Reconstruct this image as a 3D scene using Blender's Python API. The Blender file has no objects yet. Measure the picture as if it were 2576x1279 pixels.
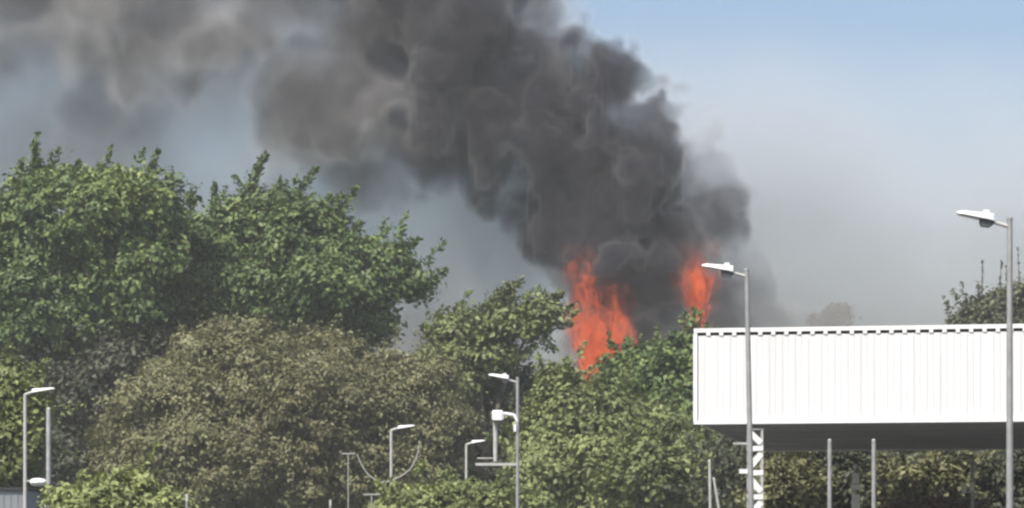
import bpy, math, random
import numpy as np
from mathutils import Vector, Matrix

# ------------------------------------------------------------------ camera, sky, sun, exposure
S = bpy.context.scene
C = S.collection
EYE = 2.0                     # camera height above the ground
FZ = 7305.0                   # focal length counted in 1/2576ths of the picture's width
HX, HY = 1288.0, 1435.0       # principal column and horizon row in the same units

cam_d = bpy.data.cameras.new('camera')
cam_d.sensor_width = 36.0
cam_d.lens = FZ / 2576.0 * 36.0
cam_d.shift_y = (HY - 639.0) / 2576.0
cam_d.clip_end = 6000.0
cam = bpy.data.objects.new('camera', cam_d)
cam.location = (0, 0, EYE)
cam.rotation_euler = (math.radians(90), 0, 0)
C.objects.link(cam)
S.camera = cam

SUN_EL, SUN_AZ = 55.0, -32.0    # sun stands behind the camera, to its left (azimuth measured from straight behind)
world = bpy.data.worlds.new('World')
S.world = world
world.use_nodes = True
wn = world.node_tree
sky = wn.nodes.new('ShaderNodeTexSky')
sky.sky_type = 'NISHITA'
sky.sun_disc = False
sky.sun_elevation = math.radians(SUN_EL)
sky.sun_rotation = math.radians(180.0 - SUN_AZ)
sky.altitude = 50
sky.air_density = 1.0
sky.dust_density = 3.5
sky.ozone_density = 1.5
bg = wn.nodes['Background']
bg.inputs['Strength'].default_value = 0.1
wn.links.new(sky.outputs[0], bg.inputs[0])

sun_d = bpy.data.lights.new('sun', 'SUN')
sun_d.energy = 3.5
sun_d.angle = math.radians(0.5)
sun_d.color = (1.0, 0.95, 0.88)
sun = bpy.data.objects.new('sun', sun_d)
az, el = math.radians(SUN_AZ), math.radians(SUN_EL)
to_sun = Vector((math.sin(az) * math.cos(el), -math.cos(az) * math.cos(el), math.sin(el)))
sun.rotation_euler = to_sun.to_track_quat('Z', 'Y').to_euler()
sun.location = (-20, -20, 60)
C.objects.link(sun)

S.view_settings.view_transform = 'Standard'
S.view_settings.look = 'None'
S.view_settings.gamma = 1.0
S.view_settings.use_curve_mapping = False
S.view_settings.exposure = 0.78
cy = S.cycles
cy.max_bounces = 4
cy.diffuse_bounces = 2
cy.glossy_bounces = 2
cy.transmission_bounces = 3
cy.transparent_max_bounces = 24
cy.volume_bounces = 1
cy.volume_step_rate = 3.0
cy.volume_max_steps = 256
cy.use_denoising = True
cy.filter_width = 2.5
cy.use_adaptive_sampling = True
cy.adaptive_threshold = 0.03
cy.adaptive_min_samples = 16

# ------------------------------------------------------------------ helpers
def at(zx, zy, Y):
    return Vector(((zx - HX) / FZ * Y, Y, EYE + (HY - zy) / FZ * Y))

def px(n, Y):
    return n / FZ * Y

def prop(o, label=None, cat=None, group=None, kind=None):
    if label: o['label'] = label
    if cat: o['category'] = cat
    if group: o['group'] = group
    if kind: o['kind'] = kind
    return o

def empty(name, loc, rz=0.0):
    o = bpy.data.objects.new(name, None)
    o.location = loc
    o.rotation_euler = (0, 0, rz)
    C.objects.link(o)
    return o

class MB:
    def __init__(self):
        self.v, self.f = [], []
    def add(self, vs, fs):
        n = len(self.v)
        self.v += [tuple(p) for p in vs]
        self.f += [tuple(i + n for i in f) for f in fs]
        return self
    def box(self, x0, x1, y0, y1, z0, z1):
        vs = [(x0,y0,z0),(x1,y0,z0),(x1,y1,z0),(x0,y1,z0),(x0,y0,z1),(x1,y0,z1),(x1,y1,z1),(x0,y1,z1)]
        return self.add(vs, [(0,3,2,1),(4,5,6,7),(0,1,5,4),(1,2,6,5),(2,3,7,6),(3,0,4,7)])
    def tube(self, pts, rad, n=10, caps=True):
        pts = [Vector(p) for p in pts]
        if not hasattr(rad, '__len__'): rad = [rad] * len(pts)
        rings = []
        prev = None
        for i, p in enumerate(pts):
            d = (pts[min(i+1, len(pts)-1)] - pts[max(i-1, 0)])
            d = d.normalized() if d.length > 1e-9 else Vector((0,0,1))
            ref = prev if prev is not None else (Vector((1,0,0)) if abs(d.x) < 0.9 else Vector((0,1,0)))
            a = (ref - d * ref.dot(d)).normalized()
            prev = a
            b = d.cross(a)
            rings.append([p + (a * math.cos(2*math.pi*k/n) + b * math.sin(2*math.pi*k/n)) * rad[i] for k in range(n)])
        vs = [v for r in rings for v in r]
        fs = []
        for i in range(len(pts) - 1):
            for k in range(n):
                k2 = (k + 1) % n
                fs.append((i*n+k, i*n+k2, (i+1)*n+k2, (i+1)*n+k))
        if caps:
            fs.append(tuple(range(n - 1, -1, -1)))
            fs.append(tuple((len(pts)-1)*n + k for k in range(n)))
        return self.add(vs, fs)
    def loft(self, secs):
        n = len(secs[0])
        vs = [v for s in secs for v in s]
        fs = []
        for i in range(len(secs) - 1):
            for k in range(n):
                k2 = (k + 1) % n
                fs.append((i*n+k, i*n+k2, (i+1)*n+k2, (i+1)*n+k))
        fs.append(tuple(range(n - 1, -1, -1)))
        fs.append(tuple((len(secs)-1)*n + k for k in range(n)))
        return self.add(vs, fs)
    def data(self, name, mat, smooth=False):
        me = bpy.data.meshes.new(name)
        me.from_pydata(self.v, [], self.f)
        if mat: me.materials.append(mat)
        import bmesh
        bm = bmesh.new(); bm.from_mesh(me)
        bmesh.ops.recalc_face_normals(bm, faces=bm.faces)
        bm.to_mesh(me); bm.free()
        if smooth:
            me.shade_smooth()
            me.set_sharp_from_angle(angle=math.radians(40))
        return me
    def build(self, name, mat, parent=None, smooth=False):
        o = bpy.data.objects.new(name, self.data(name, mat, smooth))
        C.objects.link(o)
        if parent: o.parent = parent
        return o

def copy_tree(o, parent=None):
    c = o.copy()
    C.objects.link(c)
    c.parent = parent
    for ch in list(o.children):
        copy_tree(ch, c)
    return c

def link_mesh(name, me, parent, loc=(0,0,0)):
    o = bpy.data.objects.new(name, me)
    C.objects.link(o)
    o.parent = parent
    o.location = loc
    return o

# ------------------------------------------------------------------ materials
def mat_plain(name, col, rough=0.6, metal=0.0, var=0.12, scale=3.0, bump=0.0, dirt=None):
    m = bpy.data.materials.new(name)
    m.use_nodes = True
    t = m.node_tree
    b = t.nodes['Principled BSDF']
    b.inputs['Roughness'].default_value = rough
    b.inputs['Metallic'].default_value = metal
    tc = t.nodes.new('ShaderNodeTexCoord')
    nz = t.nodes.new('ShaderNodeTexNoise')
    nz.inputs['Scale'].default_value = scale
    nz.inputs['Detail'].default_value = 5
    t.links.new(tc.outputs['Object'], nz.inputs['Vector'])
    rp = t.nodes.new('ShaderNodeValToRGB')
    rp.color_ramp.elements[0].position = 0.3
    rp.color_ramp.elements[1].position = 0.72
    lo = [c * (1 - var) for c in col] if dirt is None else dirt
    rp.color_ramp.elements[0].color = (*lo, 1)
    rp.color_ramp.elements[1].color = (*[min(1, c * (1 + var * 0.5)) for c in col], 1)
    t.links.new(nz.outputs['Fac'], rp.inputs['Fac'])
    t.links.new(rp.outputs['Color'], b.inputs['Base Color'])
    if bump:
        bp = t.nodes.new('ShaderNodeBump')
        bp.inputs['Strength'].default_value = bump
        t.links.new(nz.outputs['Fac'], bp.inputs['Height'])
        t.links.new(bp.outputs['Normal'], b.inputs['Normal'])
    return m

def mat_leaf(name, col, yellow, brown=None, rough=0.55):
    """leaf colour varies leaf by leaf through the 'tint' attribute (0..1), light shines partly through"""
    m = bpy.data.materials.new(name)
    m.use_nodes = True
    t = m.node_tree
    for n in list(t.nodes): t.nodes.remove(n)
    out = t.nodes.new('ShaderNodeOutputMaterial')
    at_ = t.nodes.new('ShaderNodeAttribute'); at_.attribute_name = 'tint'
    rp = t.nodes.new('ShaderNodeValToRGB')
    e = rp.color_ramp.elements
    e[0].position = 0.0; e[0].color = (*[c * 0.62 for c in col], 1)
    e[1].position = 1.0; e[1].color = (*yellow, 1)
    k = e.new(0.45); k.color = (*col, 1)
    if brown:
        k = e.new(0.12); k.color = (*brown, 1)
    t.links.new(at_.outputs['Fac'], rp.inputs['Fac'])
    b = t.nodes.new('ShaderNodeBsdfPrincipled')
    b.inputs['Roughness'].default_value = rough
    b.inputs['Specular IOR Level'].default_value = 0.3
    t.links.new(rp.outputs['Color'], b.inputs['Base Color'])
    tr = t.nodes.new('ShaderNodeBsdfTranslucent')
    hs = t.nodes.new('ShaderNodeHueSaturation')
    hs.inputs['Hue'].default_value = 0.485
    hs.inputs['Saturation'].default_value = 1.15
    hs.inputs['Value'].default_value = 1.2
    t.links.new(rp.outputs['Color'], hs.inputs['Color'])
    t.links.new(hs.outputs['Color'], tr.inputs['Color'])
    mx = t.nodes.new('ShaderNodeMixShader')
    mx.inputs[0].default_value = 0.18
    t.links.new(b.outputs[0], mx.inputs[1])
    t.links.new(tr.outputs[0], mx.inputs[2])
    t.links.new(mx.outputs[0], out.inputs['Surface'])
    return m

M = {}
M['asphalt'] = mat_plain('asphalt', (0.06, 0.06, 0.058), 0.9, 0, 0.3, 1.5, 0.2)
M['grass'] = mat_plain('rough_grass', (0.075, 0.095, 0.04), 0.95, 0, 0.4, 0.8, 0.3)
M['kerb'] = mat_plain('kerb_concrete', (0.35, 0.34, 0.32), 0.9, 0, 0.2, 4.0)
M['white'] = mat_plain('white_coated_sheet', (0.65, 0.65, 0.65), 0.45, 0, 0.08, 1.2)
t = M['white'].node_tree
mp = t.nodes.new('ShaderNodeMapping'); mp.inputs['Scale'].default_value = (3.0, 3.0, 0.16)
gm = t.nodes.new('ShaderNodeNewGeometry')
t.links.new(gm.outputs['Position'], mp.inputs[0])
t.links.new(mp.outputs[0], [n for n in t.nodes if n.type == 'TEX_NOISE'][0].inputs['Vector'])
M['white_trim'] = mat_plain('white_trim', (0.72, 0.72, 0.72), 0.45, 0, 0.06, 2.0)
M['slot'] = mat_plain('slot_shade_and_roof_black', (0.03, 0.03, 0.034), 0.9)  # black painted as the shade inside the fascia slots; the cabin roof shares it
M['soffit'] = mat_plain('dark_grey_soffit', (0.33, 0.322, 0.32), 0.7, 0, 0.12, 0.8)
M['roof'] = mat_plain('grey_roof_sheet', (0.30, 0.30, 0.31), 0.6)
M['steel'] = mat_plain('galvanised_steel', (0.31, 0.31, 0.305), 0.55, 0.3, 0.18, 6.0)
M['steel_pale'] = mat_plain('pale_painted_steel', (0.41, 0.41, 0.385), 0.55, 0.0, 0.14, 5.0)
M['lamp_white'] = mat_plain('white_lamp_housing', (0.74, 0.74, 0.74), 0.35, 0, 0.05, 8.0)
M['lamp_dark'] = mat_plain('dark_lamp_gear_box', (0.07, 0.075, 0.08), 0.5)
M['lens'] = mat_plain('lamp_lens', (0.16, 0.165, 0.17), 0.25)
M['bark'] = mat_plain('grey_brown_bark', (0.14, 0.125, 0.10), 0.9, 0, 0.35, 3.0, 0.4)
M['bark_pale'] = mat_plain('pale_bark', (0.30, 0.29, 0.25), 0.9, 0, 0.3, 3.0, 0.4)
M['cabin'] = mat_plain('grey_cabin_sheet', (0.20, 0.215, 0.23), 0.6, 0, 0.1, 1.0)
M['cable'] = mat_plain('pale_cable_sleeve', (0.30, 0.30, 0.27), 0.6)
M['sign'] = mat_plain('white_sign_face', (0.78, 0.78, 0.75), 0.5)
M['leaf_tree'] = mat_leaf('green_broad_leaf', (0.098, 0.148, 0.052), (0.235, 0.28, 0.088))
M['leaf_lime'] = mat_leaf('yellow_green_leaf', (0.20, 0.235, 0.085), (0.33, 0.36, 0.14))
M['leaf_olive'] = mat_leaf('olive_brown_leaf', (0.146, 0.15, 0.07), (0.26, 0.26, 0.13), (0.12, 0.114, 0.056))
M['leaf_shrub'] = mat_leaf('shrub_leaf', (0.135, 0.165, 0.06), (0.26, 0.29, 0.115))
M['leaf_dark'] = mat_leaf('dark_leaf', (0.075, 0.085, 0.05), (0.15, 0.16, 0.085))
M['leaf_rust'] = mat_leaf('rust_brown_leaf', (0.15, 0.085, 0.055), (0.22, 0.15, 0.09))

# ------------------------------------------------------------------ ground
g = MB().add([(-700,-100,0),(700,-100,0),(700,1400,0),(-700,1400,0)], [(0,1,2,3)]).build('ground', M['grass'])
prop(g, 'rough grassy ground around the forecourt', kind='structure')
r = MB().box(-14, 20, 30, 98, -0.2, 0.004).build('forecourt', M['asphalt'])
prop(r, 'dark asphalt forecourt under the canopy and lamps', kind='structure')
for i, (x0, x1, y0, y1) in enumerate([(-14.15, -14, 30, 98), (-14.15, 20.15, 98, 98.15)]):
    k = MB().box(x0, x1, y0, y1, -0.2, 0.12).build('kerb', M['kerb'])
    prop(k, 'concrete kerb along the forecourt edge', kind='structure')

# ------------------------------------------------------------------ canopy
TH = math.radians(10)
Y0 = 62.0
c0 = at(1748, 1066, Y0)
canopy = empty('station_canopy', (c0.x, c0.y, 0), -TH)
prop(canopy, 'large flat canopy with white ribbed fascia and dark underside, on slim columns', 'canopy')
zb = c0.z
FH = px(238, Y0)
L, W = 14.0, 15.3
zt = zb + FH
MB().box(0.06, L, 0.10, W, zb + 0.06, zb + 0.14).build('soffit', M['soffit'], canopy)
for i in range(1, 6):      # joints of the soffit lining stand proud as shallow battens
    MB().box(0.07, L, i * W / 6 - 0.04, i * W / 6 + 0.04, zb + 0.045, zb + 0.058).build('soffit_batten', M['soffit'], canopy)
MB().box(0.06, L, 0.14, W, zt - 0.35, zt - 0.12).build('roof', M['roof'], canopy)
MB().box(0.03, 0.06, 0.06, W, zb + 0.02, zt - 0.03).build('side_fascia', M['white'], canopy)
MB().box(0.06, L, W, W + 0.05, zb + 0.02, zt - 0.03).build('rear_fascia', M['white'], canopy)
MB().box(-0.02, L, -0.014, 0.13, zt - 0.075, zt + 0.012).build('top_flashing', M['white_trim'], canopy)
MB().box(-0.02, L, -0.045, 0.10, zb - 0.015, zb + 0.05).build('bottom_flashing', M['white_trim'], canopy)
MB().box(-0.03, 0.055, -0.042, 0.055, zb + 0.052, zt - 0.092).build('corner_trim', M['white_trim'], canopy)
MB().box(0.056, L, 0.055, 0.09, zb + 0.06, zt - 0.04).build('slot_shade_backing', M['slot'], canopy)  # black sheet standing in for shadow in the troughs under the top flashing
PIT = 0.277
pz0, pz1 = zb + 0.052, zt - 0.145
prof = [(0, 0.012), (0.03, 0.012), (0.065, -0.0), (0.13, -0.0), (0.165, 0.012), (PIT - 0.003, 0.012)]
pm = MB()
back = [(x, y + 0.012) for x, y in prof][::-1]
ring = prof + back
pm.loft([[(x, y, pz0) for x, y in ring], [(x, y, pz1) for x, y in ring]])
panel_me = pm.data('panel', M['white'])
# above each panel a white bracket leaves a slot beside it, its shade put in by the black backing
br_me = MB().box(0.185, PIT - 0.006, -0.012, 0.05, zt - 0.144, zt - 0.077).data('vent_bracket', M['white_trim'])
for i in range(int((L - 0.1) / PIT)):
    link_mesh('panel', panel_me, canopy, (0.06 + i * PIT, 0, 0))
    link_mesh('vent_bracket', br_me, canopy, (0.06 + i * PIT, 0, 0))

def canopy_local(zx, Y):
    p = at(zx, HY, Y) - Vector((c0.x, c0.y, 0)); p.z = 0
    return Matrix.Rotation(TH, 3, 'Z') @ p

for zx, cy_ in ((1886, 68.0), (2541, 70.0)):
    p = canopy_local(zx, cy_)
    col = MB().tube([(p.x, p.y, 0.02), (p.x, p.y, zb + 0.06)], 0.058, 14).build('column', M['steel'], canopy, True)
    MB().box(p.x - 0.16, p.x + 0.16, p.y - 0.16, p.y + 0.16, 0.005, 0.03).build('base_plate', M['steel'], col)

# lattice mast standing just in front of the canopy
YL = 60.2
pa, pb = at(1884, HY, YL), at(1917, HY, YL)
wl = pb.x - pa.x
lat = empty('lattice_mast', (pa.x, YL, 0))
prop(lat, 'white lattice mast with crossed flat bars below the canopy, right of the leaning lamp', 'mast')
ztop = at(0, 1082, YL).z
for dx in (0, wl):
    for dy in (0, wl):
        MB().box(dx - 0.022, dx + 0.022, dy - 0.022, dy + 0.022, 0.005, ztop).build('chord', M['steel_pale'], lat)
MB().box(-0.03, wl + 0.03, -0.03, wl + 0.03, ztop + 0.002, ztop + 0.03).build('top_plate', M['steel'], lat)
MB().box(-0.12, wl + 0.12, -0.12, wl + 0.12, 0.004, 0.03).build('base_plate', M['steel'], lat)
z = at(0, 1128, YL).z
step = px(61, YL)
k = 0
while z > 0.4:
    for dy in (-0.024, wl + 0.035):
        MB().box(-0.02, wl + 0.02, dy - 0.012, dy, z - 0.05, z + 0.05).build('rung', M['sign'], lat)
        up = step if k else ztop - z + 0.06
        za, zc = z + 0.11, z + up - 0.11
        xa, xb = (wl - 0.02, 0.02) if k % 2 == 0 else (0.02, wl - 0.02)
        d = Vector((xb - xa, 0, zc - za)); nrm = Vector((-d.z, 0, d.x)).normalized() * 0.06
        a, b = Vector((xa, dy, za)), Vector((xb, dy, zc))
        t = Vector((0, -0.010, 0))
        vs = [a - nrm, a + nrm, b + nrm, b - nrm]
        MB().add(vs + [v + t for v in vs], [(0,1,2,3),(7,6,5,4),(0,4,5,1),(1,5,6,2),(2,6,7,3),(3,7,4,0)]).build('brace', M['sign'], lat)
    for dx in (-0.028, wl + 0.028):
        MB().box(dx - 0.005, dx + 0.005, 0.03, wl - 0.03, z - 0.04, z + 0.04).build('rung', M['steel_pale'], lat)
    z -= step
    k += 1
MB().box(-0.33, -0.023, 0.0, 0.012, at(0, 1118, YL).z, at(0, 1113, YL).z).build('side_bracket', M['steel_pale'], lat)
MB().box(-0.2, -0.023, 0.0, 0.012, at(0, 1191, YL).z, at(0, 1180, YL).z).build('side_bracket', M['sign'], lat)
for zx, lab in ((2087, 'left of the two slim pale poles standing below the canopy'), (2198, 'right of the two slim pale poles standing below the canopy')):
    p = at(zx, 1108, 59.0)
    o = empty('slim_pole', (p.x, 59.0, 0))
    MB().tube([(0, 0, 0), (0, 0, p.z)], [0.05, 0.042], 12).build('shaft', M['steel'], o, True)
    MB().tube([(0, 0, p.z), (0, 0, p.z + 0.03)], [0.046, 0.03], 12).build('cap', M['steel'], o, True)
    prop(o, lab, 'pole', 'slim pale poles')

# ------------------------------------------------------------------ lamp posts
def head_loft(x0, x1, z0, slope, w, h, taper, n=7, up=True):
    """flat luminaire body lying along x from x0 to x1 (x1 = far end), rounded top"""
    secs = []
    for i in range(n):
        f = i / (n - 1)
        x = x0 + (x1 - x0) * f
        zc = z0 + slope * abs(x - x0)
        ww = w * (1 - taper * f) * (0.55 if f == 0 else (0.6 if f == 1 else 1))
        hh = h * (1 - 0.55 * f) * (0.5 if f == 1 else 1)
        secs.append([(x, -ww, zc), (x, -ww * 0.86, zc + hh * 0.7), (x, -ww * 0.3, zc + hh), (x, ww * 0.3, zc + hh), (x, ww * 0.86, zc + hh * 0.7), (x, ww, zc)])
    return secs

def big_lamp(loc, H, lean=0.0, rz=0.0):
    root = empty('lamp_post', loc, rz)
    root.rotation_euler = (0, lean, rz)
    MB().tube([(0,0,0.0),(0,0,1.5),(0,0,1.52),(0,0,H)], [0.085,0.085,0.062,0.046], 14).build('pole', M['steel'], root, True)
    MB().tube([(0,0,H),(0,0,H+0.035)], [0.055,0.05], 12).build('pole_cap', M['steel'], root)
    MB().tube([(0.0,0,H-0.12),(-0.16,0,H-0.075),(-0.32,0,H-0.035)], [0.034,0.032,0.03], 10).build('arm', M['steel_pale'], root, True)
    hd = MB().loft(head_loft(-0.27, -0.88, H - 0.03, 0.215, 0.15, 0.125, 0.25)).build('lamp_head', M['lamp_white'], root, True)
    MB().loft([[(x, y, H - 0.034 + 0.215*abs(x+0.27) + dz) for (y, dz) in ((-w_, -0.018), (w_, -0.018), (w_, 0.0), (-w_, 0.0))] for x, w_ in ((-0.42, 0.10), (-0.60, 0.11), (-0.84, 0.085))]).build('lens', M['lens'], hd)
    MB().box(-0.44, -0.34, -0.05, 0.05, H + 0.06, H + 0.155).build('photocell', M['lamp_white'], hd)
    MB().loft([[(x, y, H - 0.02 + 0.2*abs(x+0.27) + z_) for (y, z_) in ((-w_, -hh), (w_, -hh), (w_, -0.012), (-w_, -0.012))] for x, w_, hh in ((-0.27, 0.06, 0.06), (-0.33, 0.085, 0.125), (-0.47, 0.085, 0.135), (-0.50, 0.07, 0.06))]).build('gear_box', M['lamp_dark'], hd)
    MB().box(-0.06, 0.06, -0.105, -0.08, 0.5, 1.0).build('access_door', M['steel'], root)
    return root

def post_top(zx, zy, Y):
    p = at(zx, zy, Y)
    return (p.x, p.y, 0.0), p.z

b, H = post_top(2540, 552, 48.0)
o = big_lamp(b, H)
prop(o, 'tallest grey street lamp at the right edge, in front of the white canopy', 'street lamp', 'tall lamps with heads pointing left')
b, H = post_top(1876, 680, 57.0)
o = big_lamp((b[0] + 0.165, b[1], 0), H, -math.radians(1.05))
prop(o, 'grey street lamp beside the left end of the white canopy, leaning slightly', 'street lamp', 'tall lamps with heads pointing left')
b, H = post_top(1302, 952, 88.0)
o3 = big_lamp(b, H)
prop(o3, 'white headed street lamp carrying a white camera, against green trees in the middle', 'street lamp', 'tall lamps with heads pointing left')
Y3 = 88.0
def l3(zx, zy):
    p = at(zx, zy, Y3); return Vector((p.x - b[0], 0, p.z))
ar = MB().tube([l3(1302,1060), l3(1292,1044), l3(1272,1041), l3(1255,1043)], 0.055, 10).build('camera_arm', M['lamp_white'], o3, True)
q = l3(1252, 1045)
hs = MB().loft([[(q.x + dx, sy * w_, q.z + dz * h_) for sy, dz in ((-1,-1),(1,-1),(1.0,0.4),(0.6,1),(-0.6,1),(-1,0.4))] for dx, w_, h_ in ((-0.17,0.12,0.11),(-0.14,0.16,0.15),(0.12,0.16,0.15),(0.2,0.1,0.09))]).build('camera_housing', M['lamp_white'], o3)
MB().box(q.x - 0.14, q.x + 0.14, -0.11, 0.11, q.z - 0.21, q.z - 0.153).build('camera_window', M['lamp_dark'], hs)
q2 = l3(1246, 1060); q3 = l3(1246, 1160)
MB().tube([(q2.x, 0.2, q2.z), (q3.x, 0.2, q3.z)], [0.075, 0.06], 10).build('hanging_duct', M['steel_pale'], o3, True)
p1, p2 = l3(1196, 1168), l3(1302, 1166)
MB().box(p1.x, p2.x, -0.03, 0.03, p1.z - 0.04, p1.z + 0.04).build('cross_bar', M['steel_pale'], o3)
p1, p2 = l3(1200, 1152), l3(1240, 1152)
MB().box(p1.x, p2.x, 0.15, 0.19, p1.z - 0.018, p1.z + 0.018).build('cross_bar', M['steel_pale'], o3)
q = l3(1296, 1076)
MB().box(q.x - 0.05, q.x + 0.03, -0.1, -0.04, q.z - 0.12, q.z + 0.1).build('junction_box', M['lamp_white'], o3)

def slim_lamp(loc, H, arm=0.19, head=0.60):
    root = empty('lamp_post', loc)
    MB().tube([(0,0,0.0),(0,0,1.2),(0,0,1.22),(0,0,H)], [0.075,0.075,0.052,0.044], 12).build('pole', M['steel_pale'], root, True)
    MB().tube([(0,0,H-0.03),(0.02,0,H),(arm+0.05,0,H+0.075)], [0.044,0.04,0.035], 10).build('arm', M['steel_pale'], root, True)
    hd = MB().loft(head_loft(arm, arm + head, H + 0.045, 0.17, 0.12, 0.10, 0.2)).build('lamp_head', M['lamp_white'], root, True)
    MB().loft([[(x, y, H + 0.042 + 0.17*(x-arm) + dz) for (y, dz) in ((-w_, -0.014), (w_, -0.014), (w_, 0.0), (-w_, 0.0))] for x, w_ in ((arm+0.12, 0.08), (arm+0.3, 0.09), (arm+head-0.05, 0.07))]).build('lens', M['lens'], hd)
    return root

b, H = post_top(63, 992, 77.0)
o = slim_lamp(b, H)
prop(o, 'slim street lamp at the far left, with a small white floodlight lower on its pole', 'street lamp', 'slim lamps with heads pointing right')
q = at(96, 1213, 77.0)
fx, fz = q.x - b[0], q.z
MB().tube([(0,0,fz+0.03),(fx-0.15,0,fz+0.03)], 0.022, 8).build('floodlight_arm', M['steel_pale'], o)
MB().loft([[(fx+dx, math.cos(a)*w_, fz+math.sin(a)*h_) for a in [2*math.pi*k_/10 for k_ in range(10)]] for dx, w_, h_ in ((-0.21,0.07,0.05),(-0.16,0.13,0.095),(0,0.15,0.115),(0.16,0.13,0.095),(0.22,0.06,0.045))]).build('floodlight', M['lamp_white'], o, True)
b, H = post_top(984, 1082, 95.0)
o = slim_lamp(b, H, 0.23, 0.55)
prop(o, 'slim pale street lamp in front of the wide olive tree', 'street lamp', 'slim lamps with heads pointing right')
lb, lY = b, 95.0
b, H = post_top(1173, 1118, 105.0)
o = slim_lamp(b, H, 0.2, 0.48)
prop(o, 'smallest slim street lamp, just left of the lamp with the camera', 'street lamp', 'slim lamps with heads pointing right')

# ------------------------------------------------------------------ small posts, cable, cabin
b, H = post_top(122, 1030, 82.0)
o = empty('grey_post', b)
MB().tube([(0,0,0),(0,0,H-0.06),(0,0,H)], [0.075,0.066,0.05], 12).build('shaft', M['steel'], o, True)
MB().tube([(0,0,H),(0,0,H+0.06)], [0.062,0.03], 12).build('cap', M['steel_pale'], o)
prop(o, 'plain grey post without a lamp, right of the far left lamp', 'post')

def marker_post(zx, zy, Y, label, hgt=0.22, wd=0.10):
    b, H = post_top(zx, zy, Y)
    o = empty('marker_post', b)
    MB().tube([(0,0,0),(0,0,H-hgt)], 0.03, 8).build('shaft', M['steel'], o, True)
    MB().box(-wd/2, wd/2, -0.02, 0.02, H-hgt+0.002, H).build('sign_plate', M['steel_pale'], o)
    prop(o, label, 'post', 'small white tipped posts')
marker_post(470, 1243, 66.0, 'white tipped thin post at the right end of the bright bush', 0.16, 0.06)
marker_post(831, 1257, 70.0, 'short white tipped post at the foot of the olive tree', 0.14, 0.05)

def rail_post(zx, zy, Y, half, label, drop=None):
    b, H = post_top(zx, zy, Y)
    o = empty('rail_post', b)
    MB().tube([(0,0,0),(0,0,H)], 0.022, 8).build('shaft', M['cable'], o, True)
    MB().box(-half, half, -0.03, 0.03, H + 0.002, H + 0.05).build('top_bar', M['cable'], o)
    prop(o, label, 'post', 'T shaped pale posts')
rail_post(876, 1143, 101.0, 0.24, 'pale T shaped post in front of the olive tree, left of the cable')
rail_post(935, 1246, 88.0, 0.26, 'low pale T shaped post at the bottom beside the slim lamp')

cb = MB()
def arc(pts, r=0.035, n=14):
    P = [at(x, y, lY - 0.25) for x, y in pts]
    out = []
    for i in range(len(P) - 1):
        p0, p1, p2, p3 = P[max(i-1,0)], P[i], P[i+1], P[min(i+2,len(P)-1)]
        for k_ in range(n):
            t = k_ / n
            out.append(0.5 * ((2*p1) + (-p0+p2)*t + (2*p0-5*p1+4*p2-p3)*t*t + (-p0+3*p1-3*p2+p3)*t**3))
    out.append(P[-1])
    return out
cb.tube(arc([(898,1142),(908,1166),(925,1192),(948,1209),(970,1213),(992,1206),(1012,1196),(1032,1180),(1048,1150),(1055,1118)], n=6), 0.024, 8)
o = cb.build('drooping_cable', M['cable'], None, True)
prop(o, 'pale cable drooping in a bowl shape across the slim lamp pole', 'cable')

q = at(-60, 1226, 80.0); q2 = at(66, 1226, 80.0)
o = empty('utility_cabin', ((q.x + q2.x) / 2, 80.0, 0))
hw = (q2.x - q.x) / 2
MB().box(-hw, hw, 0, 2.4, 0.0, q.z - 0.08).build('wall', M['cabin'], o)
MB().box(-hw - 0.06, hw + 0.06, -0.08, 2.48, q.z - 0.078, q.z).build('roof', M['slot'], o)
for i in range(6):
    x = -hw + 0.12 + i * (2 * hw - 0.2) / 6
    MB().box(x, x + 0.05, -0.022, -0.002, 0.1, q.z - 0.2).build('wall_rib', M['cabin'], o)
prop(o, 'grey flat roofed cabin at the bottom left behind the lamp', 'cabin')

# posts behind and under the canopy
b, H = post_top(2447, 1150, 74.0)
o = empty('sign_post', b)
MB().tube([(0,0,0),(0,0,H)], 0.045, 10).build('shaft', M['steel'], o, True)
MB().tube([(0,0,H-0.02),(-0.12,0,H+0.05),(-0.34,0,H+0.06)], 0.03, 8).build('arm', M['steel'], o, True)
p = at(2430, 1226, 74.0)
for dx, dz in ((-0.21, -0.02), (-0.02, 0.03)):
    MB().box(p.x - b[0] + dx + 0.1, p.x - b[0] + dx + 0.22, -0.09, -0.06, p.z - 0.13 + dz, p.z + 0.1 + dz).build('sign_plate', M['sign'], o)
prop(o, 'thin post with two small white plates under the canopy, left of the right lamp', 'post')

b, H = post_top(2152, 1178, 72.0)
o = empty('totem_post', b)
MB().tube([(0,0,0),(0,0,H)], 0.03, 8).build('shaft', M['steel'], o, True)
for z0, z1, w_ in ((1190, 1216, 0.09), (1219, 1232, 0.13), (1244, 1290, 0.1)):
    MB().box(-w_, w_, -0.06, -0.032, at(0, z1, 72).z, at(0, z0, 72).z).build('sign_plate', M['sign'], o)
MB().tube([(0,0,H),(0,0,H+0.05),(0,0,H+0.1)], [0.03,0.07,0.03], 10).build('finial', M['sign'], o, True)
prop(o, 'narrow post with stacked white plates between the two canopy columns', 'post')

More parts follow.
